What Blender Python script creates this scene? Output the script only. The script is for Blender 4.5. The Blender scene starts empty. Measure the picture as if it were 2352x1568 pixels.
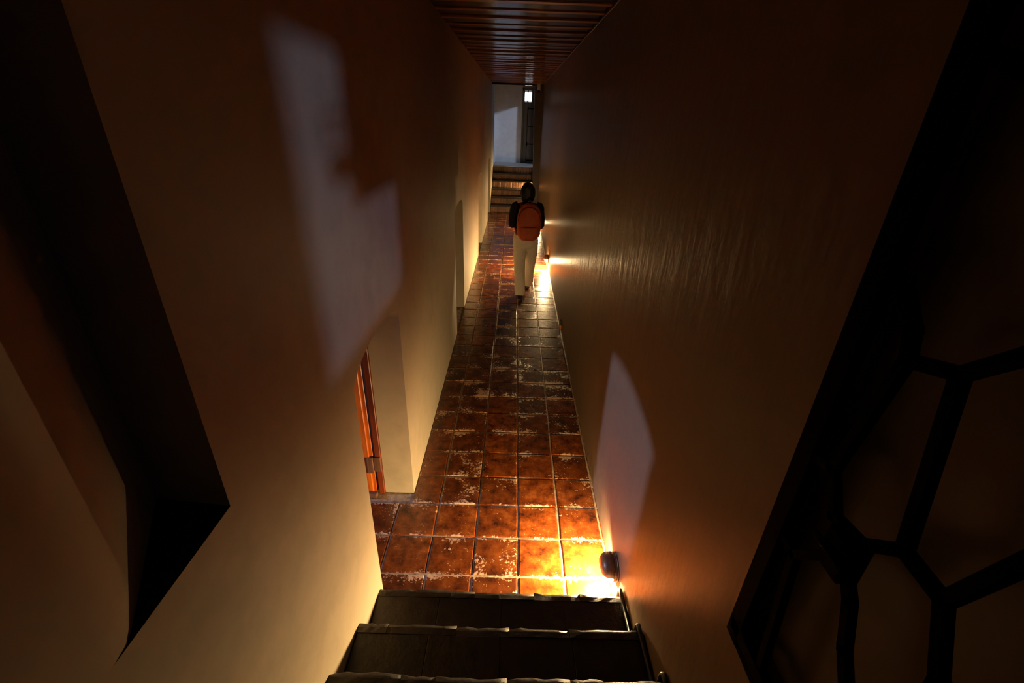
import bpy, bmesh, math, random
from mathutils import Vector, Matrix, noise

# ------------------------------------------------------------------ camera, world, light, exposure
S = bpy.context.scene
C = S.collection
R = math.radians
cam_d = bpy.data.cameras.new('camera')
cam_d.sensor_width = 36.0
cam_d.lens = 16.0
cam_d.clip_start = 0.02
cam_d.clip_end = 200
cam = bpy.data.objects.new('camera', cam_d)
C.objects.link(cam)
PITCH, YAW, ROLL = 0.4627, -0.0066, 0.0347
F = Vector((-math.sin(YAW) * math.cos(PITCH), math.cos(YAW) * math.cos(PITCH), -math.sin(PITCH)))
R0 = Vector((math.cos(YAW), math.sin(YAW), 0))
U0 = R0.cross(F)
RX = R0 * math.cos(ROLL) + U0 * math.sin(ROLL)
UX = -R0 * math.sin(ROLL) + U0 * math.cos(ROLL)
M = Matrix((RX, UX, -F)).transposed().to_4x4()
M.translation = Vector((0, 0, 2.42))
cam.matrix_world = M
S.camera = cam

W = bpy.data.worlds.new('world')
S.world = W
W.use_nodes = True
W.node_tree.nodes['Background'].inputs[0].default_value = (0.5, 0.6, 0.8, 1)
W.node_tree.nodes['Background'].inputs[1].default_value = 0.0

S.view_settings.view_transform = 'Standard'
S.view_settings.look = 'None'
S.view_settings.gamma = 1
S.view_settings.use_curve_mapping = False
S.view_settings.exposure = 0.0
S.cycles.max_bounces = 7
S.cycles.diffuse_bounces = 5
S.cycles.glossy_bounces = 3
S.cycles.transmission_bounces = 2
S.cycles.caustics_reflective = False
S.cycles.caustics_refractive = False

DAY = (0.45, 0.56, 1.0)
DAY_FAR = (0.60, 0.73, 1.0)
LAMP_COL = (1.0, 0.68, 0.32)
LAMP_STRENGTH = 3650


def area(name, loc, target, size, power, col=DAY):
    d = bpy.data.lights.new(name, 'AREA')
    d.shape = 'DISK'
    d.size = size
    d.energy = power
    d.color = col
    o = bpy.data.objects.new(name, d)
    o.location = loc
    v = Vector(target) - Vector(loc)
    o.rotation_euler = v.to_track_quat('-Z', 'Y').to_euler()
    C.objects.link(o)
    return o


# daylight of the three neighbouring rooms, each from the window of that room
area('daylight_side_room', (-5.55, 1.95, 2.40), (0.6, 1.98, 0.9), 0.30, 175)
area('daylight_stair_head', (4.5, -7.9, 2.20), (-0.64, 2.0, 2.1), 0.30, 350)
area('daylight_far_landing', (4.6, 12.0, 4.15), (-0.6, 15.4, 1.8), 0.30, 130, DAY_FAR)

random.seed(7)

# ------------------------------------------------------------------ helpers


def link(name, me, mats=None, parent=None):
    o = bpy.data.objects.new(name, me)
    C.objects.link(o)
    if mats is not None:
        for m in (mats if isinstance(mats, (list, tuple)) else [mats]):
            me.materials.append(m)
    if parent is not None:
        o.parent = parent
    return o


def tag(o, label=None, cat=None, group=None, kind=None):
    if label: o['label'] = label
    if cat: o['category'] = cat
    if group: o['group'] = group
    if kind: o['kind'] = kind
    return o


def empty(name, loc, rz=0):
    o = bpy.data.objects.new(name, None)
    o.empty_display_size = 0.1
    o.location = loc
    o.rotation_euler = (0, 0, rz)
    C.objects.link(o)
    return o


def from_bm(bm, name, smooth=False):
    bmesh.ops.recalc_face_normals(bm, faces=bm.faces)
    me = bpy.data.meshes.new(name)
    bm.to_mesh(me)
    bm.free()
    if smooth:
        for p in me.polygons: p.use_smooth = True
    return me


def add_box(bm, x0, x1, y0, y1, z0, z1, bev=0.0, mi=0):
    vs = [bm.verts.new((x, y, z)) for x in (x0, x1) for y in (y0, y1) for z in (z0, z1)]
    fs = []
    for q in ((0, 1, 3, 2), (4, 6, 7, 5), (0, 4, 5, 1), (2, 3, 7, 6), (0, 2, 6, 4), (1, 5, 7, 3)):
        f = bm.faces.new([vs[i] for i in q])
        f.material_index = mi
        fs.append(f)
    if bev > 0:
        es = list({e for f in fs for e in f.edges})
        bmesh.ops.bevel(bm, geom=es, offset=bev, segments=1, affect='EDGES', profile=0.5)
    return vs


def box(name, x0, x1, y0, y1, z0, z1, mat, parent=None, bev=0.0):
    bm = bmesh.new()
    add_box(bm, x0, x1, y0, y1, z0, z1, bev)
    return link(name, from_bm(bm, name), mat, parent)


def add_tube(bm, pts, radii, n=12, ref=(0, 0, 1), cap=True):
    """loft of elliptical rings; radii: (a, b) with a along side, b along the other axis"""
    pts = [Vector(p) for p in pts]
    rings = []
    for i, p in enumerate(pts):
        t = (pts[min(i + 1, len(pts) - 1)] - pts[max(i - 1, 0)]).normalized()
        r = Vector(ref)
        s = r.cross(t)
        if s.length < 1e-4: s = Vector((1, 0, 0)).cross(t)
        if s.length < 1e-4: s = Vector((0, 1, 0)).cross(t)
        s.normalize()
        u = t.cross(s).normalized()
        a, b = radii[i] if isinstance(radii[i], (tuple, list)) else (radii[i], radii[i])
        rings.append([bm.verts.new(p + s * a * math.cos(2 * math.pi * k / n) + u * b * math.sin(2 * math.pi * k / n)) for k in range(n)])
    for i in range(len(rings) - 1):
        for k in range(n):
            bm.faces.new((rings[i][k], rings[i][(k + 1) % n], rings[i + 1][(k + 1) % n], rings[i + 1][k]))
    if cap:
        bm.faces.new(list(reversed(rings[0])))
        bm.faces.new(rings[-1])
    return rings


def tube(name, pts, r, mat, parent=None, n=8):
    bm = bmesh.new()
    add_tube(bm, pts, [r] * len(pts), n)
    return link(name, from_bm(bm, name, True), mat, parent)


def add_ell(bm, c, rx, ry, rz, nu=20, nv=14, rot=None):
    res = bmesh.ops.create_uvsphere(bm, u_segments=nu, v_segments=nv, radius=1)
    m = Matrix.Translation(Vector(c)) @ (rot.to_4x4() if rot else Matrix.Identity(4)) @ Matrix.Diagonal((rx, ry, rz, 1))
    bmesh.ops.transform(bm, matrix=m, verts=res['verts'])
    return res['verts']


def baked(name, bm, mat, parent, voxel, smooth=6, wob=None):
    """one continuous surface from overlapping closed lofts"""
    me = from_bm(bm, name)
    o = link(name, me, mat)
    m = o.modifiers.new('r', 'REMESH')
    m.mode = 'VOXEL'
    m.voxel_size = voxel
    m.use_smooth_shade = True
    s = o.modifiers.new('s', 'SMOOTH')
    s.factor = 0.5
    s.iterations = smooth
    dg = bpy.context.evaluated_depsgraph_get()
    nm = bpy.data.meshes.new_from_object(o.evaluated_get(dg))
    o.modifiers.clear()
    old = o.data
    o.data = nm
    bpy.data.meshes.remove(old)
    if not nm.materials: nm.materials.append(mat)
    if wob:
        amp, sx, sz = wob
        nm.calc_loop_triangles()
        co = [(v.co.copy(), v.normal.copy()) for v in nm.vertices]
        for v, (c, nr) in zip(nm.vertices, co):
            d = noise.noise(Vector((c.x * sx, c.y * sx, c.z * sz))) + 0.5 * noise.noise(Vector((c.x * sx * 2.1 + 5, c.y * sx * 2.1, c.z * sz * 2.3)))
            v.co = c + nr * amp * d
    for p in nm.polygons: p.use_smooth = True
    if parent is not None: o.parent = parent
    return o


# ------------------------------------------------------------------ materials
def new_mat(name):
    m = bpy.data.materials.new(name)
    m.use_nodes = True
    nt = m.node_tree
    b = nt.nodes['Principled BSDF']
    return m, nt, b


def nd(nt, typ, **kw):
    n = nt.nodes.new(typ)
    for k, v in kw.items():
        if k.startswith('_'): setattr(n, k[1:], v)
        else: n.inputs[k.replace('__', ' ')].default_value = v
    return n


def coords(nt, scale=(1, 1, 1), src='Position'):
    if src == 'Position':
        g = nt.nodes.new('ShaderNodeNewGeometry')
        out = g.outputs['Position']
    else:
        g = nt.nodes.new('ShaderNodeTexCoord')
        out = g.outputs[src]
    mp = nt.nodes.new('ShaderNodeMapping')
    mp.inputs['Scale'].default_value = scale
    nt.links.new(out, mp.inputs['Vector'])
    return mp.outputs['Vector']


def noise_n(nt, vec, scale, detail=4, rough=0.55):
    n = nt.nodes.new('ShaderNodeTexNoise')
    n.inputs['Scale'].default_value = scale
    n.inputs['Detail'].default_value = detail
    n.inputs['Roughness'].default_value = rough
    nt.links.new(vec, n.inputs['Vector'])
    return n.outputs['Fac']


def ramp(nt, fac, stops):
    r = nt.nodes.new('ShaderNodeValToRGB')
    e = r.color_ramp.elements
    while len(e) < len(stops): e.new(0.5)
    for i, (p, c) in enumerate(stops):
        e[i].position = p
        e[i].color = (*c, 1) if len(c) == 3 else c
    nt.links.new(fac, r.inputs['Fac'])
    return r.outputs['Color']


def math_n(nt, op, a, b=None, clamp=False):
    n = nt.nodes.new('ShaderNodeMath')
    n.operation = op
    n.use_clamp = clamp
    for i, v in enumerate((a, b)):
        if v is None: continue
        if isinstance(v, (int, float)): n.inputs[i].default_value = v
        else: nt.links.new(v, n.inputs[i])
    return n.outputs[0]


def mix_col(nt, fac, a, b, typ='MIX'):
    n = nt.nodes.new('ShaderNodeMix')
    n.data_type = 'RGBA'
    n.blend_type = typ
    if isinstance(fac, (int, float)): n.inputs[0].default_value = fac
    else: nt.links.new(fac, n.inputs[0])
    for i, v in ((6, a), (7, b)):
        if isinstance(v, tuple): n.inputs[i].default_value = (*v, 1)
        else: nt.links.new(v, n.inputs[i])
    return n.outputs[2]


def bump(nt, b, h, strength, dist=0.01, prev=None):
    n = nt.nodes.new('ShaderNodeBump')
    n.inputs['Strength'].default_value = strength
    n.inputs['Distance'].default_value = dist
    nt.links.new(h, n.inputs['Height'])
    if prev is not None: nt.links.new(prev, n.inputs['Normal'])
    nt.links.new(n.outputs[0], b.inputs['Normal'])
    return n.outputs[0]


def plain(name, col, rough=0.6, metal=0.0, var=0.12, scale=30, bstr=0.15, spec=0.5):
    m, nt, b = new_mat(name)
    v = coords(nt, src='Object')
    f = noise_n(nt, v, scale)
    lo = tuple(c * (1 - var) for c in col)
    hi = tuple(min(1, c * (1 + var)) for c in col)
    nt.links.new(ramp(nt, f, [(0.3, lo), (0.7, hi)]), b.inputs['Base Color'])
    b.inputs['Roughness'].default_value = rough
    b.inputs['Metallic'].default_value = metal
    b.inputs['Specular IOR Level'].default_value = spec
    if bstr: bump(nt, b, f, bstr, 0.004)
    return m


def plaster(name, col, rough, spec, ripple):
    m, nt, b = new_mat(name)
    v = coords(nt)
    big = noise_n(nt, v, 0.9, 3)
    fine = noise_n(nt, v, 9, 4, 0.6)
    stain = math_n(nt, 'ADD', math_n(nt, 'MULTIPLY', big, 0.6), math_n(nt, 'MULTIPLY', fine, 0.4))
    c = ramp(nt, stain, [(0.30, tuple(x * 0.80 for x in col)), (0.52, col), (0.75, tuple(min(1, x * 1.07) for x in col))])
    nt.links.new(c, b.inputs['Base Color'])
    b.inputs['Roughness'].default_value = rough
    b.inputs['Specular IOR Level'].default_value = spec
    vs = coords(nt, (1.0, 4.0, 0.9))
    tr = noise_n(nt, vs, 3.0, 3, 0.55)
    med = noise_n(nt, v, 14, 3, 0.6)
    h = math_n(nt, 'ADD', math_n(nt, 'MULTIPLY', tr, ripple), math_n(nt, 'MULTIPLY', med, 0.07))
    bump(nt, b, h, 1.0, 0.02)
    return m


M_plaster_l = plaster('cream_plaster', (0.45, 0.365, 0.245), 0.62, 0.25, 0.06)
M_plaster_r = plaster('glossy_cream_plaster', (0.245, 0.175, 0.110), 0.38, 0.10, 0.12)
M_plaster_w = plaster('white_plaster', (0.74, 0.74, 0.74), 0.75, 0.25, 0.06)


M_pier = plaster('dark_grey_plaster', (0.085, 0.068, 0.058), 0.6, 0.3, 0.05)


def tile_mat():
    m, nt, b = new_mat('varnished_terracotta')
    oi = nt.nodes.new('ShaderNodeObjectInfo')
    v = coords(nt)
    cloud = noise_n(nt, v, 11, 5, 0.65)
    base = ramp(nt, cloud, [(0.32, (0.035, 0.008, 0.003)), (0.52, (0.21, 0.046, 0.007)), (0.74, (0.42, 0.12, 0.02))])
    dark = mix_col(nt, math_n(nt, 'MULTIPLY', oi.outputs['Random'], 0.75), base, (0.035, 0.010, 0.004))
    # flaked varnish: starts from the tile's rims, its own irregular shapes
    tc = nt.nodes.new('ShaderNodeTexCoord')
    sp = nt.nodes.new('ShaderNodeSeparateXYZ')
    nt.links.new(tc.outputs['Object'], sp.inputs[0])
    ax = math_n(nt, 'ABSOLUTE', sp.outputs['X'])
    ay = math_n(nt, 'ABSOLUTE', sp.outputs['Y'])
    edge = math_n(nt, 'MAXIMUM', math_n(nt, 'MULTIPLY', ax, 0.82), ay)
    edge = math_n(nt, 'MULTIPLY', edge, 7.5)
    edge = math_n(nt, 'POWER', edge, 4.0)
    n1 = noise_n(nt, v, 5, 2, 0.5)
    n2 = noise_n(nt, v, 48, 5, 0.72)
    w = math_n(nt, 'ADD', math_n(nt, 'MULTIPLY', edge, 0.22), math_n(nt, 'ADD', math_n(nt, 'MULTIPLY', n1, 0.75), math_n(nt, 'MULTIPLY', n2, 0.75)))
    w = math_n(nt, 'ADD', w, math_n(nt, 'MULTIPLY', math_n(nt, 'SUBTRACT', oi.outputs['Random'], 0.5), 0.14))
    wear = ramp(nt, w, [(0.930, (0, 0, 0)), (0.960, (1, 1, 1))])
    # specks
    vo = nt.nodes.new('ShaderNodeTexVoronoi')
    vo.inputs['Scale'].default_value = 55
    nt.links.new(v, vo.inputs['Vector'])
    speck = ramp(nt, vo.outputs['Distance'], [(0.10, (1, 1, 1)), (0.17, (0, 0, 0))])
    keep = ramp(nt, noise_n(nt, v, 5.5, 3), [(0.52, (0, 0, 0)), (0.60, (1, 1, 1))])
    sk = math_n(nt, 'MULTIPLY', speck, keep)
    both = math_n(nt, 'MAXIMUM', wear, math_n(nt, 'MULTIPLY', sk, 0.8))
    worn = ramp(nt, n2, [(0.35, (0.40, 0.22, 0.12)), (0.65, (0.58, 0.36, 0.22))])
    nt.links.new(mix_col(nt, both, dark, worn), b.inputs['Base Color'])
    rr = ramp(nt, both, [(0, (0.24,) * 3), (1, (0.52,) * 3)])
    nt.links.new(rr, b.inputs['Roughness'])
    b.inputs['Specular IOR Level'].default_value = 0.7
    h = math_n(nt, 'SUBTRACT', math_n(nt, 'MULTIPLY', noise_n(nt, v, 16, 3), 0.6), math_n(nt, 'MULTIPLY', wear, 0.25))
    h = math_n(nt, 'ADD', h, math_n(nt, 'MULTIPLY', sk, 0.5))
    bump(nt, b, h, 0.30, 0.006)
    return m


M_tile = tile_mat()


def grout_mat():
    m, nt, b = new_mat('mortar')
    v = coords(nt)
    f = noise_n(nt, v, 26, 5, 0.65)
    nt.links.new(ramp(nt, f, [(0.3, (0.16, 0.10, 0.06)), (0.7, (0.50, 0.36, 0.23))]), b.inputs['Base Color'])
    b.inputs['Roughness'].default_value = 0.55
    bump(nt, b, f, 0.8, 0.008)
    return m


M_grout = grout_mat()


def wood(name, c0, c1, axis, rough, spec=0.5, scale=14, bstr=0.25):
    m, nt, b = new_mat(name)
    sc = [22, 22, 22]
    sc[axis] = 1.6
    oi = nt.nodes.new('ShaderNodeObjectInfo')
    g = nt.nodes.new('ShaderNodeNewGeometry')
    ad = nt.nodes.new('ShaderNodeVectorMath')
    ad.operation = 'MULTIPLY'
    ad.inputs[1].default_value = sc
    nt.links.new(g.outputs['Position'], ad.inputs[0])
    f = noise_n(nt, ad.outputs[0], 2.2, 5, 0.6)
    col = ramp(nt, f, [(0.3, c0), (0.7, c1)])
    mul = math_n(nt, 'ADD', math_n(nt, 'MULTIPLY', oi.outputs['Random'], 0.5), 0.7)
    hs = nt.nodes.new('ShaderNodeHueSaturation')
    nt.links.new(mul, hs.inputs['Value'])
    nt.links.new(col, hs.inputs['Color'])
    nt.links.new(hs.outputs[0], b.inputs['Base Color'])
    b.inputs['Roughness'].default_value = rough
    b.inputs['Specular IOR Level'].default_value = spec
    bump(nt, b, f, bstr, 0.004)
    return m


M_plank = wood('dark_varnished_wood', (0.016, 0.007, 0.004), (0.040, 0.016, 0.008), 0, 0.15, 0.6, bstr=0.06)
M_slat = wood('orange_wood', (0.40, 0.155, 0.04), (0.68, 0.30, 0.085), 0, 0.2, 0.6, bstr=0.08)
M_door = wood('orange_door_wood', (0.42, 0.075, 0.006), (0.70, 0.17, 0.012), 2, 0.42)
M_doorframe = wood('red_door_frame_wood', (0.14, 0.022, 0.004), (0.28, 0.05, 0.008), 2, 0.45)
M_patch = wood('dull_repair_wood', (0.10, 0.040, 0.018), (0.18, 0.075, 0.035), 2, 0.7)
M_greydoor = wood('weathered_grey_wood', (0.07, 0.07, 0.068), (0.17, 0.165, 0.16), 2, 0.6)
M_darkdoor = wood('dark_brown_door_wood', (0.05, 0.025, 0.012), (0.10, 0.05, 0.025), 2, 0.6)


def stone_mat(name, lo, hi, rough):
    m, nt, b = new_mat(name)
    v = coords(nt)
    oi = nt.nodes.new('ShaderNodeObjectInfo')
    f = noise_n(nt, v, 14, 7, 0.65)
    f2 = math_n(nt, 'ADD', math_n(nt, 'MULTIPLY', f, 0.8), math_n(nt, 'MULTIPLY', oi.outputs['Random'], 0.2))
    nt.links.new(ramp(nt, f2, [(0.35, lo), (0.7, hi)]), b.inputs['Base Color'])
    b.inputs['Roughness'].default_value = rough
    bump(nt, b, f, 0.7, 0.012)
    return m


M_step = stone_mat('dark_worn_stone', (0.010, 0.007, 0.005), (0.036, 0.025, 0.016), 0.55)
M_nose = stone_mat('worn_brick_edge', (0.10, 0.05, 0.022), (0.26, 0.14, 0.065), 0.45)
M_brick = stone_mat('riser_brick', (0.09, 0.030, 0.008), (0.24, 0.095, 0.024), 0.5)
M_sill_shade = stone_mat('shade_black_sill', (0.006, 0.006, 0.006), (0.016, 0.015, 0.014), 0.8)  # near-black colour stands in for the shade on the niche sill
M_pale = stone_mat('pale_stone', (0.34, 0.33, 0.31), (0.50, 0.49, 0.46), 0.6)
M_iron = plain('black_iron', (0.003, 0.003, 0.0032), 0.85, 0.0, 0.2, 40, 0.2, 0.02)
M_bronze = plain('brown_lamp_enamel', (0.20, 0.115, 0.065), 0.36, 0.25, 0.15, 60, 0.06)
M_cable = plain('black_cable', (0.010, 0.010, 0.010), 0.45)
M_white = plain('white_plastic', (0.90, 0.89, 0.88), 0.4, 0, 0.03)
M_lens = plain('black_lens', (0.01, 0.01, 0.012), 0.12, 0, 0.05)
M_orangeclip = plain('orange_connector', (0.70, 0.26, 0.03), 0.3)


def emit(name, col, s):
    m = bpy.data.materials.new(name)
    m.use_nodes = True
    nt = m.node_tree
    nt.nodes.clear()
    o = nt.nodes.new('ShaderNodeOutputMaterial')
    e = nt.nodes.new('ShaderNodeEmission')
    e.inputs[0].default_value = (*col, 1)
    e.inputs[1].default_value = s
    nt.links.new(e.outputs[0], o.inputs[0])
    return m


M_pane = emit('daylit_pane', (0.86, 0.93, 1.0), 3.0)

# ------------------------------------------------------------------ structure
CEIL = 3.12
END = 13.1        # where the corridor's ceiling stops
FAR = 15.5        # far wall of the upper landing
LAND = 1.05


def xl(y):        # corridor side of the left wall
    return -0.640


def xr(y):
    return 0.645


# arched openings in the left wall: near y, far y, springing z, apex z, depth
ARCH = [(1.60, 2.40, 1.36, 1.468, 0.20), (5.02, 5.88, 1.40, 1.487, 0.42), (8.52, 9.42, 1.33, 1.432, 0.42), (11.62, 12.70, 1.30, 1.44, 0.42)]


def zlow(a, y):
    y0, y1, zs, za, _ = a
    t = (y - (y0 + y1) / 2) / ((y1 - y0) / 2)
    return zs + (za - zs) * math.sqrt(max(0, 1 - abs(t) ** 2.2))


NICHE = (0.474, 0.775, 1.58, -0.823, 0.790)   # near y, far y, sill z, apex x, apex y


SPLAY = [(-0.640, 0.30), (-0.640, 0.43), (-0.643, 0.462), (-0.651, 0.484), (-0.665, 0.510), (-0.823, 0.79)]


def left_wall():
    bm = bmesh.new()

    def quad(pts):
        bm.faces.new([bm.verts.new(p) for p in pts])

    ys = [-3.0, 0.0, NICHE[0]]
    # niche: above the sill the face folds back
    y0, y1, zs, ax, ay = NICHE
    top = 4.6

    def flat(a, b, z0, z1):
        # plain panel split in height
        n = max(1, int((z1 - z0) / 0.8))
        for i in range(n):
            za, zb = z0 + (z1 - z0) * i / n, z0 + (z1 - z0) * (i + 1) / n
            quad([(xl(a), a, za), (xl(b), b, za), (xl(b), b, zb), (xl(a), a, zb)])

    flat(-3.0, SPLAY[0][1], 0, top)
    flat(SPLAY[0][1], y0, 0, zs)
    flat(y0, y1, 0, zs)
    for (xa, ya), (xb, yb) in zip(SPLAY[:-1], SPLAY[1:]):
        quad([(xa, ya, zs), (xb, yb, zs), (xb, yb, top), (xa, ya, top)])
        bm.faces.ensure_lookup_table()
        bm.faces[-1].smooth = True
    quad([(ax, ay, zs), (xl(y1), y1, zs), (xl(y1), y1, top), (ax, ay, top)])
    cur = y1
    for a in ARCH:
        b0, b1, sz, az, dep = a
        n = 1 if b0 - cur < 1 else 4
        if cur < 1.3: marks = [cur, 1.2, b0]
        else: marks = [cur + (b0 - cur) * i / n for i in range(n + 1)]
        for i in range(len(marks) - 1): flat(marks[i], marks[i + 1], 0, top)
        k = 20
        yy = [b0 + (b1 - b0) * (0.5 - 0.5 * math.cos(math.pi * i / k)) for i in range(k + 1)]
        for i in range(k):
            p, q = yy[i], yy[i + 1]
            quad([(xl(p), p, zlow(a, p)), (xl(q), q, zlow(a, q)), (xl(q), q, top), (xl(p), p, top)])
            quad([(xl(p), p, zlow(a, p)), (xl(p) - dep, p, zlow(a, p)), (xl(q) - dep, q, zlow(a, q)), (xl(q), q, zlow(a, q))])
        for e in (b0, b1):
            quad([(xl(e), e, 0), (xl(e), e, zlow(a, e)), (xl(e) - dep, e, zlow(a, e)), (xl(e) - dep, e, 0)])
        cur = b1
    flat(cur, FAR, 0, top)
    # back side of the wall
    B = -1.30
    for a, b in ((-3.0, 1.40), (2.62, FAR)):
        quad([(B, a, 0), (B, b, 0), (B, b, top), (B, a, top)])
    quad([(B, 1.40, 1.75), (B, 2.62, 1.75), (B, 2.62, top), (B, 1.40, top)])
    # wider outer half of the first doorway, beyond its frame
    d = xl(2) - 0.20
    quad([(d, 1.40, 0), (B, 1.40, 0), (B, 1.40, 1.75), (d, 1.40, 1.75)])
    quad([(d, 2.62, 0), (B, 2.62, 0), (B, 2.62, 1.75), (d, 2.62, 1.75)])
    quad([(d, 1.40, 1.75), (B, 1.40, 1.75), (B, 2.62, 1.75), (d, 2.62, 1.75)])
    a = ARCH[0]
    quad([(d, 1.40, 0), (d, 1.60, 0), (d, 1.60, 1.75), (d, 1.40, 1.75)])
    quad([(d, 2.40, 0), (d, 2.62, 0), (d, 2.62, 1.75), (d, 2.40, 1.75)])
    yy = [a[0] + (a[1] - a[0]) * (0.5 - 0.5 * math.cos(math.pi * i / 20)) for i in range(21)]
    for i in range(20):
        p, q = yy[i], yy[i + 1]
        quad([(d, p, zlow(a, p)), (d, q, zlow(a, q)), (d, q, 1.75), (d, p, 1.75)])
    quad([(xl(-3), -3, top), (xl(FAR), FAR, top), (B, FAR, top), (B, -3, top)])
    quad([(xl(-3), -3, 0), (B, -3, 0), (B, -3, top), (xl(-3), -3, top)])
    bmesh.ops.remove_doubles(bm, verts=bm.verts, dist=0.0005)
    o = link('wall_left', from_bm(bm, 'wall_left'), M_plaster_l)
    return tag(o, kind='structure')


WL = left_wall()
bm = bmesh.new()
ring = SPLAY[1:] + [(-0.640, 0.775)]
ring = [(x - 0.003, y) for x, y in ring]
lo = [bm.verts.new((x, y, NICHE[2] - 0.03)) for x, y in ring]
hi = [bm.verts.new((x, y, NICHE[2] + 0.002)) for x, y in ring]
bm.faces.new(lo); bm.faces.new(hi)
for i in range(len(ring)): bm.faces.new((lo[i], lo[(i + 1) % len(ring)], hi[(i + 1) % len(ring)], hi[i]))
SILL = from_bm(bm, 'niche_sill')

# right wall: window to the stair head room behind the camera, doorway on the far landing
WINY = (-1.00, -0.06, 1.69, 2.50)
DOORY = (13.75, 15.02, LAND, 2.86)


GO = (0.085, 0.805, 1.135, 2.86)   # recess behind the iron gate


def right_wall():
    bm = bmesh.new()

    def block(y0, y1, z0, z1, x1=1.0):
        pts = [(xr(y0), y0), (xr(y1), y1), (x1, y1), (x1, y0)]
        lo = [bm.verts.new((x, y, z0)) for x, y in pts]
        hi = [bm.verts.new((x, y, z1)) for x, y in pts]
        bm.faces.new(lo)
        bm.faces.new(hi)
        for i in range(4): bm.faces.new((lo[i], lo[(i + 1) % 4], hi[(i + 1) % 4], hi[i]))

    top = 4.6
    block(-3.0, WINY[0], 0, top, 0.70)
    block(WINY[0], WINY[1], 0, WINY[2], 0.70)
    block(WINY[0], WINY[1], WINY[3], top, 0.70)
    block(WINY[1], GO[0], 0, top)
    block(GO[0], GO[1], 0, GO[2])
    block(GO[0], GO[1], GO[3], top)
    block(GO[1], 2.2, 0, top)
    vs = [bm.verts.new(p) for p in ((0.735, GO[0], GO[2]), (0.735, GO[1], GO[2]), (0.735, GO[1], GO[3]), (0.735, GO[0], GO[3]))]
    bm.faces.new(vs)
    for i in range(4): block(2.2 + (DOORY[0] - 2.2) * i / 4, 2.2 + (DOORY[0] - 2.2) * (i + 1) / 4, 0, top)
    block(DOORY[0], DOORY[1], 0, DOORY[2], 0.70)
    block(DOORY[0], DOORY[1], DOORY[3], top, 0.70)
    block(DOORY[1], FAR, 0, top, 0.70)
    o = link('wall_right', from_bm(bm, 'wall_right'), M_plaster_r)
    return tag(o, kind='structure')


WR = right_wall()
# pier that narrows the far end of the corridor
bm = bmesh.new()
pp = [(0.520, 12.90), (0.70, 12.90), (0.70, 13.30), (0.520, 13.30)]
lo = [bm.verts.new((x, y, 0)) for x, y in pp]
hi = [bm.verts.new((x - (0.085 if i in (0, 3) else 0), y, CEIL)) for i, (x, y) in enumerate(pp)]
bm.faces.new(lo); bm.faces.new(hi)
for i in range(4): bm.faces.new((lo[i], lo[(i + 1) % 4], hi[(i + 1) % 4], hi[i]))
tag(link('wall_pier', from_bm(bm, 'wall_pier'), M_pier), kind='structure')

tag(box('wall_far', -0.90, 1.05, FAR, FAR + 0.2, 0, 4.6, M_plaster_w), kind='structure')
tag(box('wall_behind', -1.30, 1.05, -3.2, -3.0, 0, 4.6, M_plaster_l), kind='structure')
# upper landing: white plaster faces on the sides past the corridor ceiling
tag(box('wall_landing_left', -0.66, -0.634, END + 0.02, FAR, LAND, 4.6, M_plaster_w), kind='structure')
tag(box('ceiling_landing', -0.90, 1.05, END - 0.2, FAR + 0.2, 4.6, 4.7, M_plaster_w), kind='structure')
tag(box('wall_above_ceiling', -0.62, 0.62, END - 0.12, END - 0.02, CEIL + 0.06, 4.6, M_plaster_w), kind='structure')

# neighbouring rooms that bring the daylight
def room(name, x0, x1, y0, y1, z0, z1, skip, mat):
    bm = bmesh.new()
    v = {(i, j, k): bm.verts.new((x, y, z)) for i, x in enumerate((x0, x1)) for j, y in enumerate((y0, y1)) for k, z in enumerate((z0, z1))}
    fs = {'x0': [(0, 0, 0), (0, 1, 0), (0, 1, 1), (0, 0, 1)], 'x1': [(1, 0, 0), (1, 1, 0), (1, 1, 1), (1, 0, 1)],
          'y0': [(0, 0, 0), (1, 0, 0), (1, 0, 1), (0, 0, 1)], 'y1': [(0, 1, 0), (1, 1, 0), (1, 1, 1), (0, 1, 1)],
          'z0': [(0, 0, 0), (1, 0, 0), (1, 1, 0), (0, 1, 0)], 'z1': [(0, 0, 1), (1, 0, 1), (1, 1, 1), (0, 1, 1)]}
    for k, q in fs.items():
        if k != skip: bm.faces.new([v[i] for i in q])
    return tag(link(name, from_bm(bm, name), mat), kind='structure')


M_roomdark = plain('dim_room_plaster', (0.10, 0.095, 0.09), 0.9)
room('wall_side_room', -5.8, -1.28, 0.2, 3.8, -0.02, 3.2, 'x1', M_roomdark)
room('wall_stair_head_room', 0.98, 5.2, -9.0, 0.9, 0.4, 3.4, 'x0', M_roomdark)
room('wall_far_room', 0.70, 5.2, 11.0, 15.5, LAND - 0.02, 4.6, 'x0', M_roomdark)


def window(name, c, axis, w, h, mat=M_darkdoor):
    """frame with mullion round the opening that the daylight comes through"""
    bm = bmesh.new()
    x, y, z = c
    t = 0.05
    def b(u0, u1, z0, z1):
        if axis == 'x': add_box(bm, x - 0.03, x + 0.03, y + u0, y + u1, z + z0, z + z1)
        else: add_box(bm, x + u0, x + u1, y - 0.03, y + 0.03, z + z0, z + z1)
    b(-w / 2 - t, -w / 2, -h / 2 - t, h / 2 + t)
    b(w / 2, w / 2 + t, -h / 2 - t, h / 2 + t)
    b(-w / 2, w / 2, h / 2, h / 2 + t)
    b(-w / 2, w / 2, -h / 2 - t, -h / 2)
    return tag(link(name, from_bm(bm, name), mat), kind='structure')


window('window_1', (-5.70, 1.95, 2.40), 'x', 0.5, 0.6)

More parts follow.
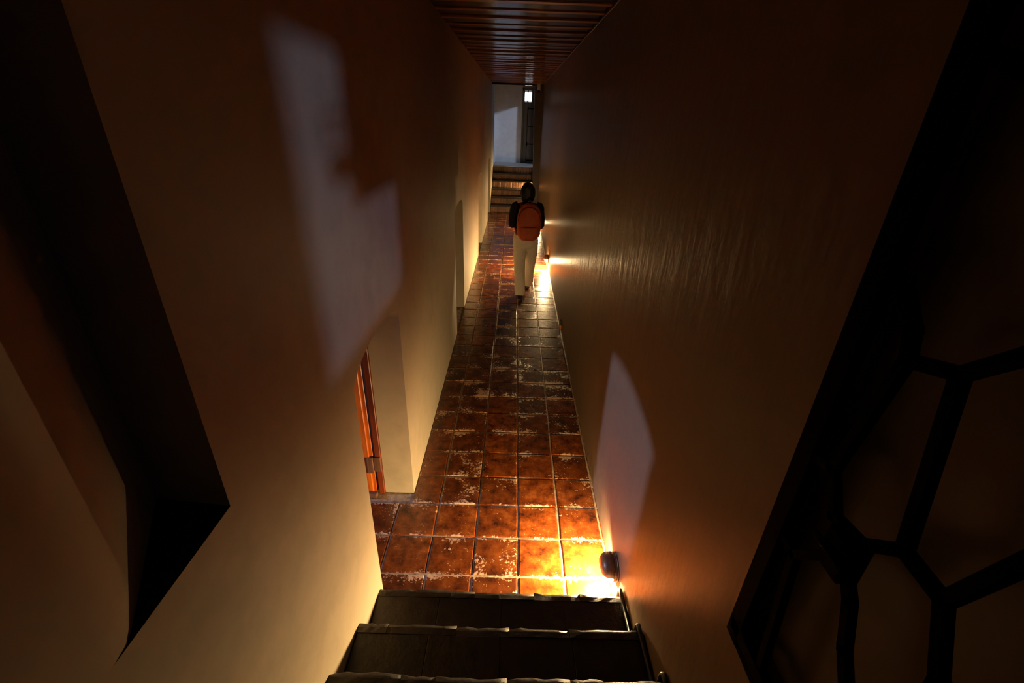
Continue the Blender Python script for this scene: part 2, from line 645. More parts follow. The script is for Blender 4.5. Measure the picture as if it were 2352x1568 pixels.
# unseen shutter added to the stair-head window to darken a light patch corner
sh = tag(empty('window_light_blocker', (0.675, -0.35, 2.10)), kind='structure')
for i in range(4):
    box('plank', -0.012, 0.012, -0.255 + 0.125 * i, -0.132 + 0.125 * i, 0.0, 0.40, M_darkdoor, sh)
box('shadow_bar', -0.012, 0.012, -0.415, -0.250, 0.235, 0.255, M_iron, sh)  # bars and block added only for their shadows in the patch
box('shadow_bar', -0.012, 0.012, -0.440, -0.250, 0.190, 0.206, M_iron, sh)
box('shadow_block', -0.012, 0.012, -0.405, -0.250, 0.080, 0.160, M_iron, sh)

# ------------------------------------------------------------------ floor: mortar bed and tiles
FL = tag(box('floor', -1.32, 1.0, 1.40, 12.9, -0.10, -0.005, M_grout), kind='structure')
TW, TD = 0.2705, 0.2686
X0, Y0 = -0.4462, 2.3092
cols = [X0 + TW * k for k in range(-2, 6)]
rows = [Y0 + TD * j for j in range(-3, 40)]
tile_cache = {}


def tile_mesh(w, d, var):
    key = (round(w, 3), round(d, 3), var)
    if key in tile_cache: return tile_cache[key]
    rnd = random.Random(hash(key) & 0xffff)
    bm = bmesh.new()
    g = 0.0055
    hw, hd = w / 2 - g, d / 2 - g
    base = [(-hw, -hd), (0, -hd), (hw, -hd), (hw, 0), (hw, hd), (0, hd), (-hw, hd), (-hw, 0)]
    ring0 = [(x + rnd.uniform(-.0025, .0025), y + rnd.uniform(-.0025, .0025)) for x, y in base]
    r1 = [bm.verts.new((x, y, -0.012)) for x, y in ring0]
    r2 = [bm.verts.new((x, y, -0.003)) for x, y in ring0]
    r3 = [bm.verts.new((x - math.copysign(.006, x) * (abs(x) > .01), y - math.copysign(.006, y) * (abs(y) > .01), 0.0)) for x, y in ring0]
    cen = bm.verts.new((0, 0, 0.0))
    for i in range(8):
        j = (i + 1) % 8
        bm.faces.new((r1[i], r1[j], r2[j], r2[i]))
        f = bm.faces.new((r2[i], r2[j], r3[j], r3[i]))
        f = bm.faces.new((r3[i], r3[j], cen))
    me = from_bm(bm, 'tile')
    me.materials.append(M_tile)
    tile_cache[key] = me
    return me


def put_tile(x0, x1, y0, y1):
    me = tile_mesh(x1 - x0, y1 - y0, random.randrange(5))
    o = bpy.data.objects.new('tile', me)
    C.objects.link(o)
    o.location = ((x0 + x1) / 2, (y0 + y1) / 2, random.uniform(-.0012, .0012))
    o.rotation_euler = (R(random.uniform(-.35, .35)), R(random.uniform(-.35, .35)), R(random.uniform(-.25, .25)))
    o.parent = FL


for r in range(len(rows) - 1):
    ya, yb = rows[r], rows[r + 1]
    if yb > 12.85: yb = 12.82
    if yb - ya < 0.05 or ya < 1.48: continue
    for c in range(len(cols) - 1):
        xa, xb = cols[c], cols[c + 1]
        if c == 0:
            if 1.5 < ya and yb < 2.45: put_tile(xa, xb, ya, yb)
            continue
        if c == 1 and not (1.5 < ya and yb < 2.42): xa = -0.640
        put_tile(xa, xb, ya, yb)

# ------------------------------------------------------------------ ceiling of planks and slats
CE = tag(box('ceiling', -0.66, 0.66, -3.0, END, CEIL + 0.03, CEIL + 0.10, M_darkdoor), kind='structure')
PP = 0.3205
y = 3.862 - PP * 21
pl = sl = None
while y < END - 0.10:
    yb = min(y + PP, END - 0.04)
    j = random.uniform(-.004, .004)
    box('slat', -0.655, 0.655, y - 0.034, y + 0.034, CEIL - 0.009 + j, CEIL + 0.03, M_slat, CE)
    box('plank', -0.655, 0.655, y + 0.036, yb - 0.036, CEIL + 0.000 + j, CEIL + 0.03, M_plank, CE)
    y += PP
tag(box('trim_1', -0.66, 0.66, END - 0.10, END, CEIL - 0.045, CEIL + 0.06, M_plank), kind='structure')

# ------------------------------------------------------------------ near staircase (the camera stands on it)
near = [(0.170, 1.572, 1.283), (0.340, 1.283, 0.990), (0.510, 0.990, 0.690), (0.680, 0.690, 0.390), (0.850, 0.390, -3.0)]
ST = tag(empty('stone_staircase', (0, 1.27, 0)), 'dark worn stone steps leading down to the tiled floor', 'stairs')


def off(o, p):
    o.location = -p.location
    return o


def slab(name, x0, x1, y0, y1, z0, z1, mat, parent, seed, n=7):
    """slab with a chipped, rounded front (far) edge"""
    rnd = random.Random(seed)
    bm = bmesh.new()
    prof = [(y0, z0), (y0, z1), (y1 - 0.030, z1), (y1 - 0.010, z1 - 0.006), (y1, z1 - 0.022), (y1, z0)]
    rings = []
    for i in range(n + 1):
        x = x0 + (x1 - x0) * i / n
        dy = rnd.uniform(-0.010, 0.003)
        dz = rnd.uniform(-0.006, 0.001)
        rings.append([bm.verts.new((x, yy + (dy if k in (3, 4) else 0), zz + (dz if k in (2, 3, 4) else 0))) for k, (yy, zz) in enumerate(prof)])
    m = len(prof)
    for i in range(n):
        for k in range(m):
            f = bm.faces.new((rings[i][k], rings[i][(k + 1) % m], rings[i + 1][(k + 1) % m], rings[i + 1][k]))
            f.smooth = k in (2, 3)
    bm.faces.new(list(reversed(rings[0])))
    bm.faces.new(rings[-1])
    return off(link(name, from_bm(bm, name), mat, parent), parent)


for i, (z, yf, yn) in enumerate(near):
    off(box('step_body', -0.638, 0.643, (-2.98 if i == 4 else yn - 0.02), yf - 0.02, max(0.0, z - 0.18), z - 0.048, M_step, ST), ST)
    # nosing bricks along the edge, tread slabs behind them
    x = -0.638
    rnd = random.Random(i * 11 + 3)
    while x < 0.635:
        w = rnd.choice((0.13, 0.19, 0.24, 0.27, 0.31))
        if 0.643 - (x + w) < 0.09: w = 0.643 - x
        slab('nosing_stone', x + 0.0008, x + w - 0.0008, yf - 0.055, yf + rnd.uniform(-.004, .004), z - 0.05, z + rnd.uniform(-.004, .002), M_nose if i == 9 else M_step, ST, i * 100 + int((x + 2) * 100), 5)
        x += w
    k = 4
    yb = yn - 0.01 if i < 4 else -1.2
    for j in range(k):
        a, b = -0.638 + 1.281 * j / k, -0.638 + 1.281 * (j + 1) / k
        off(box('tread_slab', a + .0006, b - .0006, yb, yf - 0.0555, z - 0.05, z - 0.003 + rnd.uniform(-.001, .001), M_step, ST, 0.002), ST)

link('niche_sill', SILL, M_sill_shade, WL)

# ------------------------------------------------------------------ far brick staircase
FS = tag(empty('brick_staircase', (0, 12.8, 0)), 'brick-fronted steps climbing to the pale landing at the corridor end', 'stairs')
RS, TR = 0.175, 0.312
bx = 1.130 / 14
bm = bmesh.new()
add_box(bm, -bx / 2 + 0.005, bx / 2 - 0.005, -0.05, 0.05, 0.0, RS - 0.03, 0.006)
BRK = from_bm(bm, 'brick')
BRK.materials.append(M_brick)
for i in range(6):
    yf, z0 = 12.80 + TR * i, RS * i
    xe = 0.500 if i < 2 else 0.636
    off(box('step_core', -0.630, xe, yf + 0.052, yf + TR + 0.1, z0 - 0.02 if i else 0, z0 + RS - 0.03, M_grout, FS), FS)
    top = 'tread'
    yb = yf + TR + 0.05 if i < 5 else FAR
    off(box(top, -0.630, xe, yf - 0.012, yb - (0.005 if i == 5 else 0), z0 + RS - 0.028, z0 + RS, M_pale if i == 5 else M_step, FS, 0.006), FS)
    n = 14 if i < 2 else 15
    for k in range(n):
        o = bpy.data.objects.new('brick', BRK)
        C.objects.link(o)
        o.parent = FS
        o.location = (-0.630 + bx * (k + 0.5), yf - 12.8 + 0.05 + random.uniform(0, .006), z0)
        o.rotation_euler = (0, 0, R(random.uniform(-1, 1)))
    off(box('mortar', -0.630, xe, yf + 0.014, yf + 0.06, z0, z0 + RS - 0.03, M_grout, FS), FS)

# ------------------------------------------------------------------ doors
# first arched doorway: red-brown frame post, orange leaf standing open into the side room
D1 = tag(empty('door_1', (-0.90, 2.36, 0)), kind='structure')
fr = off(box('frame_post', -0.880, -0.842, 2.384, 2.440, 0.0, 1.42, M_doorframe, D1, 0.003), D1)
off(box('repair_block', -0.935, -0.892, 2.366, 2.380, 0.20, 0.335, M_patch, D1, 0.003), D1)
off(box('repair_block', -0.890, -0.844, 2.374, 2.384, 0.21, 0.33, M_patch, D1, 0.002), D1)
for i in range(5):
    a = -0.893 - 0.125 * i
    off(box('leaf_plank', a - 0.121, a, 2.388 + 0.004 * (i % 2), 2.430, 0.015, 1.46, M_door, D1, 0.004), D1)
off(box('leaf_stile', -0.985, -0.915, 2.372, 2.390, 0.015, 1.46, M_door, D1, 0.004), D1)
off(box('frame_post', -0.915, -0.842, 1.602, 1.665, 0.0, 1.40, M_doorframe, D1, 0.003), D1)
off(box('door_stop', -0.96, -0.885, 2.340, 2.372, 0.0, 0.035, M_patch, D1, 0.003), D1)
for i, a in enumerate(ARCH[1:]):
    xd = xl(5) - a[4]
    D = tag(empty('door_%d' % (i + 2), (xd, (a[0] + a[1]) / 2, 0)), kind='structure')
    n = 5
    for k in range(n):
        w = (a[1] - a[0] + 0.06) / n
        off(box('plank', xd - 0.04, xd + 0.002 * (k % 2), a[0] - 0.03 + w * k + .002, a[0] - 0.03 + w * (k + 1) - .002, 0, a[3] + 0.03, M_darkdoor, D), D)

# far door on the landing with two daylit panes at its head
D5 = tag(empty('door_5', (0.40, FAR, LAND)), kind='structure')
off(box('frame_post', 0.165, 0.215, FAR - 0.06, FAR, LAND, 3.14, M_greydoor, D5, 0.004), D5)
off(box('frame_post', 0.590, 0.640, FAR - 0.06, FAR, LAND, 3.14, M_greydoor, D5, 0.004), D5)
off(box('frame_head', 0.165, 0.640, FAR - 0.06, FAR, 3.07, 3.14, M_greydoor, D5, 0.004), D5)
off(box('leaf', 0.215, 0.330, FAR - 0.030, FAR, LAND + .01, 2.76, M_greydoor, D5, 0.004), D5)
off(box('leaf', 0.345, 0.590, FAR - 0.030, FAR, LAND + .01, 2.76, M_greydoor, D5, 0.004), D5)
off(box('meeting_gap', 0.330, 0.345, FAR - 0.008, FAR, LAND + .01, 3.07, M_iron, D5), D5)
for z in (1.13, 1.60, 2.09, 2.585):
    off(box('strap', 0.355, 0.585, FAR - 0.038, FAR - 0.030, z - 0.014, z + 0.014, M_iron, D5), D5)
for z in (1.60, 2.585):
    off(box('hinge_block', 0.325, 0.36, FAR - 0.045, FAR - 0.030, z - 0.05, z + 0.05, M_iron, D5), D5)
off(box('pane', 0.236, 0.312, FAR - 0.020, FAR - 0.012, 2.79, 3.02, M_pane, D5), D5)
off(box('pane', 0.332, 0.440, FAR - 0.020, FAR - 0.012, 2.785, 3.02, M_pane, D5), D5)
off(box('glazing_bar', 0.215, 0.236, FAR - 0.030, FAR, 2.76, 3.07, M_greydoor, D5), D5)
off(box('glazing_bar', 0.312, 0.332, FAR - 0.030, FAR, 2.76, 3.07, M_iron, D5), D5)
off(box('glazing_panel', 0.440, 0.590, FAR - 0.030, FAR, 2.76, 3.07, M_greydoor, D5), D5)

# ------------------------------------------------------------------ hooded wall lamps
def lamp(loc, label, glow, cat='wall lamp'):
    """bulkhead lamp on the right wall, local -X points into the corridor"""
    t = tag(empty('bulkhead_lamp', loc), label, cat, 'hooded bulkhead lamps low on the right wall')
    Rr = 0.083

    def revolve(name, prof, mat, a0=0, a1=2 * math.pi, n=28, solid=0.0):
        bm = bmesh.new()
        rows_ = []
        full = abs(a1 - a0 - 2 * math.pi) < 1e-6
        for i in range(n if full else n + 1):
            a = a0 + (a1 - a0) * i / n
            rows_.append([bm.verts.new((-x, r * math.cos(a), r * math.sin(a) * 0.86)) for x, r in prof])
        m = len(rows_)
        for i in range(m if full else m - 1):
            A, B = rows_[i], rows_[(i + 1) % m]
            for k in range(len(prof) - 1): bm.faces.new((A[k], A[k + 1], B[k + 1], B[k]))
        if solid:
            bmesh.ops.remove_doubles(bm, verts=bm.verts, dist=1e-5)
            bmesh.ops.recalc_face_normals(bm, faces=bm.faces)
            bmesh.ops.solidify(bm, geom=bm.faces[:], thickness=solid)
        bmesh.ops.remove_doubles(bm, verts=bm.verts, dist=1e-5)
        return link(name, from_bm(bm, name, True), mat, t)

    revolve('back_plate', [(0, 0.0), (0, Rr), (0.008, Rr), (0.008, 0.0)], M_bronze)
    revolve('rim', [(0.008, Rr - .004), (0.026, Rr), (0.029, Rr - .003), (0.029, Rr - 0.014), (0.008, Rr - 0.016)], M_bronze)
    # hood: upper half of a rounded cap standing off the rim by a narrow slit
    revolve('hood', [(0.0265, Rr + 0.001), (0.060, Rr - 0.004), (0.076, Rr - 0.013), (0.090, Rr - 0.034), (0.0945, 0.012), (0.0945, 0.0)], M_bronze, R(-2), R(176), 26, 0.0025)
    revolve('glass', [(0.012, 0.062), (0.040, 0.061), (0.060, 0.052), (0.075, 0.030), (0.081, 0.0)], emit('lit_frosted_glass', LAMP_COL, glow), R(174), R(360), 11)
    for a in (R(25), R(90), R(155)):
        p = Vector((-0.028, (Rr - .008) * math.cos(a), (Rr - .008) * math.sin(a) * .86))
        bm = bmesh.new()
        add_tube(bm, [p, p + Vector((-0.008, 0, 0))], [0.004, 0.004], 8)
        link('hood_screw', from_bm(bm, 'hood_screw'), M_bronze, t)
    return t


L1 = lamp((xr(1.74), 1.742, 0.150), 'brown hooded wall lamp glowing beside the bottom stone step', LAMP_STRENGTH)
L2 = lamp((xr(7.8), 7.75, 0.190), 'hooded wall lamp flaring on the right wall just past the walking person', LAMP_STRENGTH)
L3 = lamp((xr(10.9), 10.85, 0.200), 'small hooded wall lamp on the right wall, farthest one before the brick steps', LAMP_STRENGTH * 0.26)
L4 = lamp((xr(13), 13.56, 0.615), 'hooded wall lamp over the brick steps at the corridor end', LAMP_STRENGTH * 0.42)

# wires under the first lamp and the cable that runs down beside the steps
w = tag(empty('lamp_wire', (0.62, 1.64, 0.05)), 'thin loose wires dangling below the lamp by the bottom step', 'wire')
off(tube('wire', [(0.600, 1.69, 0.09), (0.585, 1.66, 0.075), (0.578, 1.640, 0.04), (0.585, 1.63, 0.004)], 0.0022, M_cable, w, 6), w)
off(tube('wire', [(0.612, 1.68, 0.09), (0.610, 1.65, 0.06), (0.605, 1.645, 0.03), (0.600, 1.635, 0.004)], 0.0018, M_bronze, w, 6), w)
pts = []
for z_, yf_, yn_ in near[:4]:
    for dy_, dz_ in ((0.016, -0.09), (0.014, -0.01), (0.004, 0.012), (-0.03, 0.013)): pts.append((0.630, yf_ + dy_, z_ + dz_))
    pts.append((0.630, yn_ + 0.03, z_ + 0.012))
tag(tube('stair_cable', pts, 0.011, M_cable, None, 8), 'black cable clipped along the right edge of the stone steps', 'cable')

# dead lamp: only its back plate, wire and orange connector are left
t = tag(empty('broken_lamp', (xr(5), 5.17, 0.09)), 'remains of a broken wall lamp, bare wire with an orange connector', 'lamp')
box('back_plate', -0.012, 0.0, -0.055, 0.055, -0.05, 0.07, M_cable, t, 0.004)
tube('wire', [(-0.012, -0.03, 0.07), (-0.028, -0.05, 0.10), (-0.034, -0.06, 0.04), (-0.028, -0.075, -0.03), (-0.02, -0.08, -0.082)], 0.005, M_cable, t, 6)
bm = bmesh.new()
add_tube(bm, [(-0.022, -0.085, -0.01), (-0.024, -0.09, 0.012), (-0.024, -0.095, 0.035)], [0.010, 0.012, 0.007], 10)
link('connector', from_bm(bm, 'connector', True), M_orangeclip, t)

# security camera on the pier
t = tag(empty('security_camera', (0.535, 12.895, 3.01)), 'small white security camera with a dark lens under the ceiling', 'camera')
bm = bmesh.new()
add_tube(bm, [(0, -0.055, 0.105), (0, -0.055, 0.10), (0, -0.055, -0.03), (0, -0.055, -0.075), (0, -0.055, -0.095)], [(0.042, .036), (0.048, .042), (0.048, .042), (0.042, .037), (0.02, .018)], 20)
link('housing', from_bm(bm, 'housing', True), M_white, t)
bm = bmesh.new()
add_ell(bm, (-0.004, -0.085, -0.065), 0.036, 0.030, 0.036)
link('lens', from_bm(bm, 'lens', True), M_lens, t)
box('bracket', -0.03, 0.03, -0.02, 0.0, 0.0, 0.09, M_white, t, 0.004)

# cable stapled along the ceiling corner
pts = []
yy = 1.0
while yy < 12.9:
    pts.append((xr(yy) - 0.008 + random.uniform(-.002, .002), yy, CEIL - 0.020 + random.uniform(-.006, .004)))
    yy += 0.35
tag(tube('ceiling_cable', pts, 0.005, M_bronze, None, 6), 'thin cable running along the right ceiling corner', 'cable')

# ------------------------------------------------------------------ iron honeycomb gate swung against the right wall
GX = 0.655
GT = tag(empty('iron_gate', (GX, 0.10, 1.16)), 'black iron gate of honeycomb bars standing open along the right wall', 'gate')


def gbar(name, a, b, w=0.022, d=0.020, parent=GT):
    k_ = 0.65 / 0.6
    a = Vector((GX, a[0] * k_, 2.42 - (2.42 - a[1]) * k_))
    b = Vector((GX, b[0] * k_, 2.42 - (2.42 - b[1]) * k_))
    t_ = (b - a).normalized()
    a -= t_ * w * 0.42
    b += t_ * w * 0.42
    s = t_.cross(Vector((1, 0, 0))).normalized() * w / 2
    xh = Vector((d / 2, 0, 0))
    bm = bmesh.new()
    vs = [bm.verts.new(p + i * s + j * xh) for p in (a, b) for i in (-1, 1) for j in (-1, 1)]
    for q in ((0, 1, 3, 2), (4, 6, 7, 5), (0, 4, 5, 1), (2, 3, 7, 6), (0, 2, 6, 4), (1, 5, 7, 3)):
        bm.faces.new([vs[i] for i in q])
    bmesh.ops.bevel(bm, geom=bm.edges[:], offset=0.002, segments=1, affect='EDGES')
    return off(link(name, from_bm(bm, name), M_iron, parent), parent)


gbar('stile', (0.716, 1.255), (0.722, 2.78), 0.052, 0.026)
gbar('stile', (0.105, 1.255), (0.105, 2.78), 0.052, 0.026)
gbar('rail', (0.716, 1.278), (0.105, 1.290), 0.040, 0.026)
gbar('rail', (0.716, 2.76), (0.105, 2.76), 0.040, 0.026)
GN = {'n1': (.707, 1.629), 'n2': (.711, 1.840), 'n3': (.715, 2.196), 'b0': (.610, 1.30), 'm1': (.650, 1.625), 'm2': (.650, 1.856), 'm3': (.606, 1.782),
      'm4': (.540, 1.790), 'p1': (.610, 2.105), 'p2': (.623, 2.149), 'p3': (.658, 2.192), 'q1': (.529, 2.128), 'q2': (.46, 2.20), 'r1': (.478, 1.851),
      'r2': (.403, 1.844), 'r3': (.350, 2.01), 'r4': (.356, 1.74), 'l0': (.556, 1.742), 'l1': (.510, 1.684), 'l2': (.478, 1.600), 'l3': (.413, 1.50),
      'l4': (.34, 1.56), 'c1': (.40, 1.30), 'e1': (.25, 1.78), 'e2': (.20, 1.98), 'e3': (.105, 2.05), 'e4': (.105, 1.68), 't1': (.50, 2.42), 't2': (.40, 2.52),
      't3': (.40, 2.76), 't4': (.62, 2.48), 't5': (.72, 2.52), 't6': (.28, 2.40), 't7': (.26, 2.14), 't8': (.105, 2.45), 'e5': (.105, 1.45), 'e6': (.22, 1.50)}
for a, b in [x.split() for x in
              ('n1 m1|m1 b0|n2 m2|m2 m3|m3 m4|m2 p1|p1 p2|p2 p3|p3 n3|p1 q1|q1 q2|q1 r1|r1 r2|r2 r3|r2 r4|r1 m4|l0 l1|l1 l2|l2 l3|l3 c1|l3 l4|l4 r4|r4 e1|e1 e2|e2 e3|e1 e4|'
               'r3 e2|r3 q2|q2 t1|t1 t2|t2 t3|t1 t4|t4 t5|t2 t6|t6 t7|t7 r3|t6 t8|l4 e6|e6 e5|m1 l0').split('|')]:
    gbar('bar', GN[a], GN[b])
lk = off(box('lock_box', GX - 0.026, GX + 0.020, 0.570, 0.636, 1.642, 1.735, M_iron, GT, 0.004), GT)
lb = tube('bolt', [(GX - 0.030, 0.65, 1.69), (GX - 0.030, 0.545, 1.69)], 0.007, M_iron, lk, 8)

# ------------------------------------------------------------------ the person
PX, PY = 0.190, 6.50
M_skin = plain('skin', (0.42, 0.24, 0.16), 0.55)
M_black = plain('black_cloth', (0.012, 0.011, 0.011), 0.85, 0, 0.2, 60, 0.3, 0.3)
M_cream = plain('cream_cloth', (0.86, 0.78, 0.62), 0.85, 0, 0.06, 25, 0.25, 0.25)
M_hair = plain('dark_hair', (0.010, 0.008, 0.007), 0.5, 0, 0.3, 90, 0.4, 0.4)
M_shoe = plain('dark_shoe', (0.02, 0.017, 0.015), 0.6)
M_sole = plain('shoe_sole', (0.10, 0.09, 0.08), 0.8)
M_pack = plain('orange_pack_nylon', (0.56, 0.105, 0.030), 0.6, 0, 0.12, 18, 0.3, 0.35)
M_strap = plain('pink_red_strap', (0.50, 0.10, 0.06), 0.65)
M_zip = plain('dark_zip', (0.10, 0.02, 0.012), 0.5)

LHIP, LKN, LAN = (-.082, 0, .83), (-.078, -.055, .455), (-.060, -.235, .095)
RHIP, RKN, RAN = (.082, 0, .83), (.086, .150, .455), (.075, .285, .090)


def limb(bm, pts, radii, n=14, ref=(0, 1, 0)):
    """smooth chain: inserts points between the joints"""
    P = [Vector(p) for p in pts]
    out, rr = [], []
    for i in range(len(P) - 1):
        for k in range(4):
            f = k / 4
            p0, p1, p2, p3 = P[max(i - 1, 0)], P[i], P[i + 1], P[min(i + 2, len(P) - 1)]
            q = 0.5 * ((2 * p1) + (p2 - p0) * f + (2 * p0 - 5 * p1 + 4 * p2 - p3) * f * f + (3 * p1 - p0 - 3 * p2 + p3) * f ** 3)
            out.append(q)
            a, b = radii[i], radii[i + 1]
            a = a if isinstance(a, tuple) else (a, a)
            b = b if isinstance(b, tuple) else (b, b)
            s = f * f * (3 - 2 * f)
            rr.append((a[0] + (b[0] - a[0]) * s, a[1] + (b[1] - a[1]) * s))
    out.append(P[-1])
    e = radii[-1]
    rr.append(e if isinstance(e, tuple) else (e, e))
    add_tube(bm, out, rr, n, ref)


def torso(bm, g, z0=0.80, top=True):
    zs = [(0.80, .145, .105), (0.88, .158, .115), (0.96, .140, .100), (1.05, .132, .095), (1.15, .148, .105), (1.24, .160, .105), (1.305, .135, .085), (1.335, .075, .062)]
    zs = [t for t in zs if t[0] >= z0 - 1e-6]
    add_tube(bm, [(0, 0.004 * math.sin(k), z) for k, (z, a, b) in enumerate(zs)], [(a + g, b + g) for z, a, b in zs], 22, (0, 1, 0))


def arm_pts(s):
    return [(s * .135, -.005, 1.285), (s * .172, -.008, 1.270), (s * .194, -.030, 1.150), (s * .202, -.045, 1.040), (s * .180, .060, 1.020), (s * .140, .175, 1.040)]


ARM_R = [.050, .050, .041, .037, .036, .026]

bm = bmesh.new()
torso(bm, 0)
limb(bm, [(0, .005, 1.30), (0, .008, 1.34), (0, .015, 1.39)], [.056, .050, .052])
add_ell(bm, (0, .012, 1.490), .072, .090, .108)
add_ell(bm, (0, .045, 1.425), .052, .055, .055)          # jaw
add_ell(bm, (0, .102, 1.475), .011, .018, .022)          # nose
for s in (-1, 1):
    add_ell(bm, (s * .074, .008, 1.478), .010, .020, .030)
    limb(bm, arm_pts(s), ARM_R)
    wv = Vector((s * .140, .175, 1.040))
    dirv = Vector((-s * .18, .95, .22)).normalized()
    side = Vector((0, 0, 1)).cross(dirv).normalized()      # across the palm
    upv = dirv.cross(side).normalized()
    pe = wv + dirv * .085
    limb(bm, [wv - dirv * .01, wv + dirv * .04, pe], [(.026, .019), (.036, .016), (.038, .014)], 12, tuple(upv))
    for k, (o_, ln) in enumerate(((-.028, .062), (-.010, .072), (.009, .068), (.027, .052))):
        b0 = pe + side * o_ - dirv * .012
        limb(bm, [b0, b0 + dirv * ln * .5, b0 + dirv * ln * .82 - upv * ln * .22, b0 + dirv * ln * .88 - upv * ln * .55], [.0092, .0088, .0082, .0072], 8, tuple(upv))
    th = wv + dirv * .030 - side * s * .026
    limb(bm, [th, th + dirv * .03 - side * s * .022, th + dirv * .060 - side * s * .024 - upv * .012], [.0125, .0105, .0085], 8, tuple(upv))
for h, k, a in ((LHIP, LKN, LAN), (RHIP, RKN, RAN)):
    h2 = (h[0], h[1], .78)
    limb(bm, [h, ((h2[0] + k[0]) / 2, (h2[1] + k[1]) / 2 + .01, .65), k, ((k[0] + a[0]) / 2, (k[1] + a[1]) / 2 - .02, (k[2] + a[2]) / 2 + .05), a], [(.085, .090), (.078, .082), (.054, .056), (.050, .054), (.034, .038)])
    limb(bm, [(a[0], a[1] - .03, .05), (a[0], a[1] + .04, .05), (a[0], a[1] + .13, .03), (a[0], a[1] + .17, .026)], [(.030, .036), (.036, .040), (.040, .022), (.026, .015)], 12, (0, 0, 1))
person = baked('person', bm, M_skin, None, 0.0065, 3)
person.location = (PX, PY, 0)
tag(person, 'person in black top and cream trousers walking away along the corridor', 'person')

for s in (-1, 1):
    bm = bmesh.new()
    add_ell(bm, (s * .030, .094, 1.492), .012, .008, .008, 12, 8)
    link('eye', from_bm(bm, 'eye', True), M_lens, person)
bm = bmesh.new()
add_tube(bm, [(-.024, .094, 1.432), (0, .103, 1.430), (.024, .094, 1.432)], [.002, .006, .002], 8)
link('mouth', from_bm(bm, 'mouth', True), M_strap, person)

bm = bmesh.new()
torso(bm, .014, 0.80)
limb(bm, [(0, .005, 1.30), (0, .008, 1.345)], [.068, .058])
for s in (-1, 1): limb(bm, arm_pts(s), [.062, .062, .055, .052, .048, .036])
top = baked('long_sleeved_top', bm, M_black, person, 0.009, 5, (0.006, 14, 9))

bm = bmesh.new()
add_tube(bm, [(0, 0, .945), (0, 0, .90), (0, -.004, .83), (0, -.002, .76), (0, 0, .715)], [(.160, .122), (.172, .132), (.180, .142), (.178, .138), (.150, .115)], 22, (0, 1, 0))
for h, k, a in ((LHIP, LKN, LAN), (RHIP, RKN, RAN)):
    m1 = ((h[0] + k[0]) / 2, (h[1] + k[1]) / 2 - .005, .64)
    m2 = ((k[0] + a[0]) / 2, (k[1] + a[1]) / 2 - .015, (k[2] + a[2]) / 2 + .02)
    e = (a[0], a[1] - .010, .055)
    limb(bm, [(h[0], h[1], .82), m1, k, m2, e], [(.100, .120), (.096, .106), (.082, .088), (.077, .082), (.074, .080)], 18)
trousers = baked('loose_trousers', bm, M_cream, person, 0.010, 6, (0.007, 12, 5))

# dark hair: cap and a bob hanging to the nape
bm = bmesh.new()
add_ell(bm, (0, -.004, 1.505), .086, .100, .100)
limb(bm, [(0, -.020, 1.53), (0, -.030, 1.46), (0, -.032, 1.40), (0, -.030, 1.35)], [(.088, .080), (.094, .074), (.090, .062), (.070, .044)], 20)
for s in (-1, 1): limb(bm, [(s * .060, .02, 1.53), (s * .080, .02, 1.46), (s * .078, .015, 1.39)], [.030, .026, .018])
baked('bobbed_hair', bm, M_hair, person, 0.008, 5, (0.005, 40, 6))

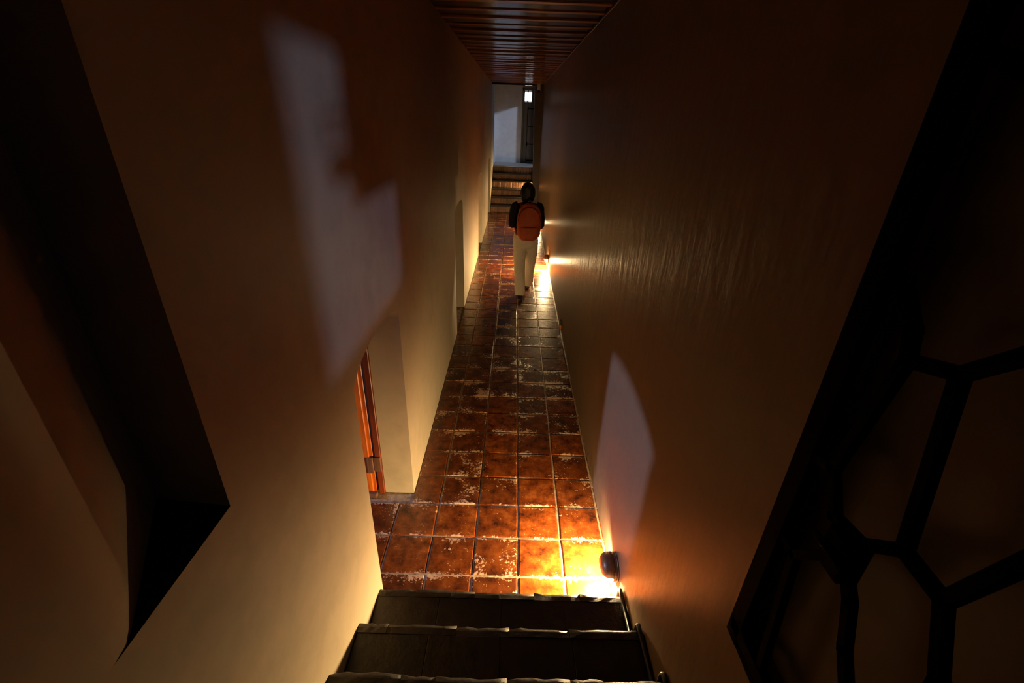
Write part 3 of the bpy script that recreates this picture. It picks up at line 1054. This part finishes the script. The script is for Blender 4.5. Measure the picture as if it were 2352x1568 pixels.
for a in (LAN, RAN):
    bm = bmesh.new()
    x, yv = a[0], a[1]
    limb(bm, [(x, yv - .055, .048), (x, yv - .035, .055), (x, yv + .05, .052), (x, yv + .13, .036), (x, yv + .185, .030)], [(.026, .034), (.036, .044), (.042, .044), (.046, .028), (.026, .018)], 14, (0, 0, 1))
    so = baked('shoe', bm, M_shoe, person, 0.007, 3)
    bm = bmesh.new()
    out = []
    for k in range(20):
        t_ = 2 * math.pi * k / 20
        out.append((x + .043 * math.cos(t_) * (1 if math.sin(t_) > 0 else .82), yv + .065 + .128 * math.sin(t_)))
    lo = [bm.verts.new((p[0], p[1], 0.001)) for p in out]
    hi = [bm.verts.new((p[0], p[1], 0.018)) for p in out]
    bm.faces.new(lo); bm.faces.new(hi)
    for k in range(20): bm.faces.new((lo[k], lo[(k + 1) % 20], hi[(k + 1) % 20], hi[k]))
    link('sole', from_bm(bm, 'sole'), M_sole, so)

# backpack on the person's back
BP = tag(empty('backpack', (PX + .028, PY - .215, 0.86)), 'orange-red backpack with pinkish straps worn by the walking person', 'backpack')
bm = bmesh.new()
prof = [(.000, .085, .050), (.020, .125, .068), (.080, .158, .086), (.20, .170, .092), (.33, .164, .086), (.42, .142, .074), (.475, .100, .056), (.500, .050, .034)]
add_tube(bm, [(0, 0.006 * z, z) for z, a, b in prof], [(a, b) for z, a, b in prof], 26, (0, 1, 0))
baked('bag', bm, M_pack, BP, 0.008, 6, (0.004, 14, 10))
bm = bmesh.new()
prof = [(.022, .090, .030), (.045, .124, .048), (.11, .138, .056), (.18, .136, .052), (.205, .120, .036), (.212, .08, .02)]
add_tube(bm, [(0, -.058, z) for z, a, b in prof], [(a, b) for z, a, b in prof], 22, (0, 1, 0))
pk = baked('front_pocket', bm, M_pack, BP, 0.008, 5, (0.003, 16, 12))
tube('zip', [(.105 * math.sin(t_), -.055 - .055 * math.cos(t_), .196) for t_ in [(-1.3 + 2.6 * i / 14) for i in range(15)]], 0.004, M_zip, pk, 6)
tube('zip', [(.150 * math.cos(t_), -.050 - .030 * math.sin(t_), .27 + .185 * math.sin(t_)) for t_ in [math.pi * i / 18 for i in range(19)]], 0.0045, M_zip, BP, 6)
tube('grab_loop', [(-.022, .03, .485), (-.018, .03, .52), (0, .03, .532), (.018, .03, .52), (.022, .03, .485)], 0.006, M_strap, BP, 6)
for s in (-1, 1):
    bm = bmesh.new()
    add_tube(bm, [(s * .075 - .02, .05, .42), (s * .082 - .024, .10, .455), (s * .085 - .028, .165, .475), (s * .088 - .028, .235, .463), (s * .092 - .028, .31, .435), (s * .105 - .028, .352, .34), (s * .13 - .028, .335, .22), (s * .150 - .028, .235, .13), (s * .135 - .020, .08, .06)],
             [(.026, .008)] * 9, 10, (0, 0.3, 1))
    link('strap', from_bm(bm, 'strap', True), M_strap, BP)
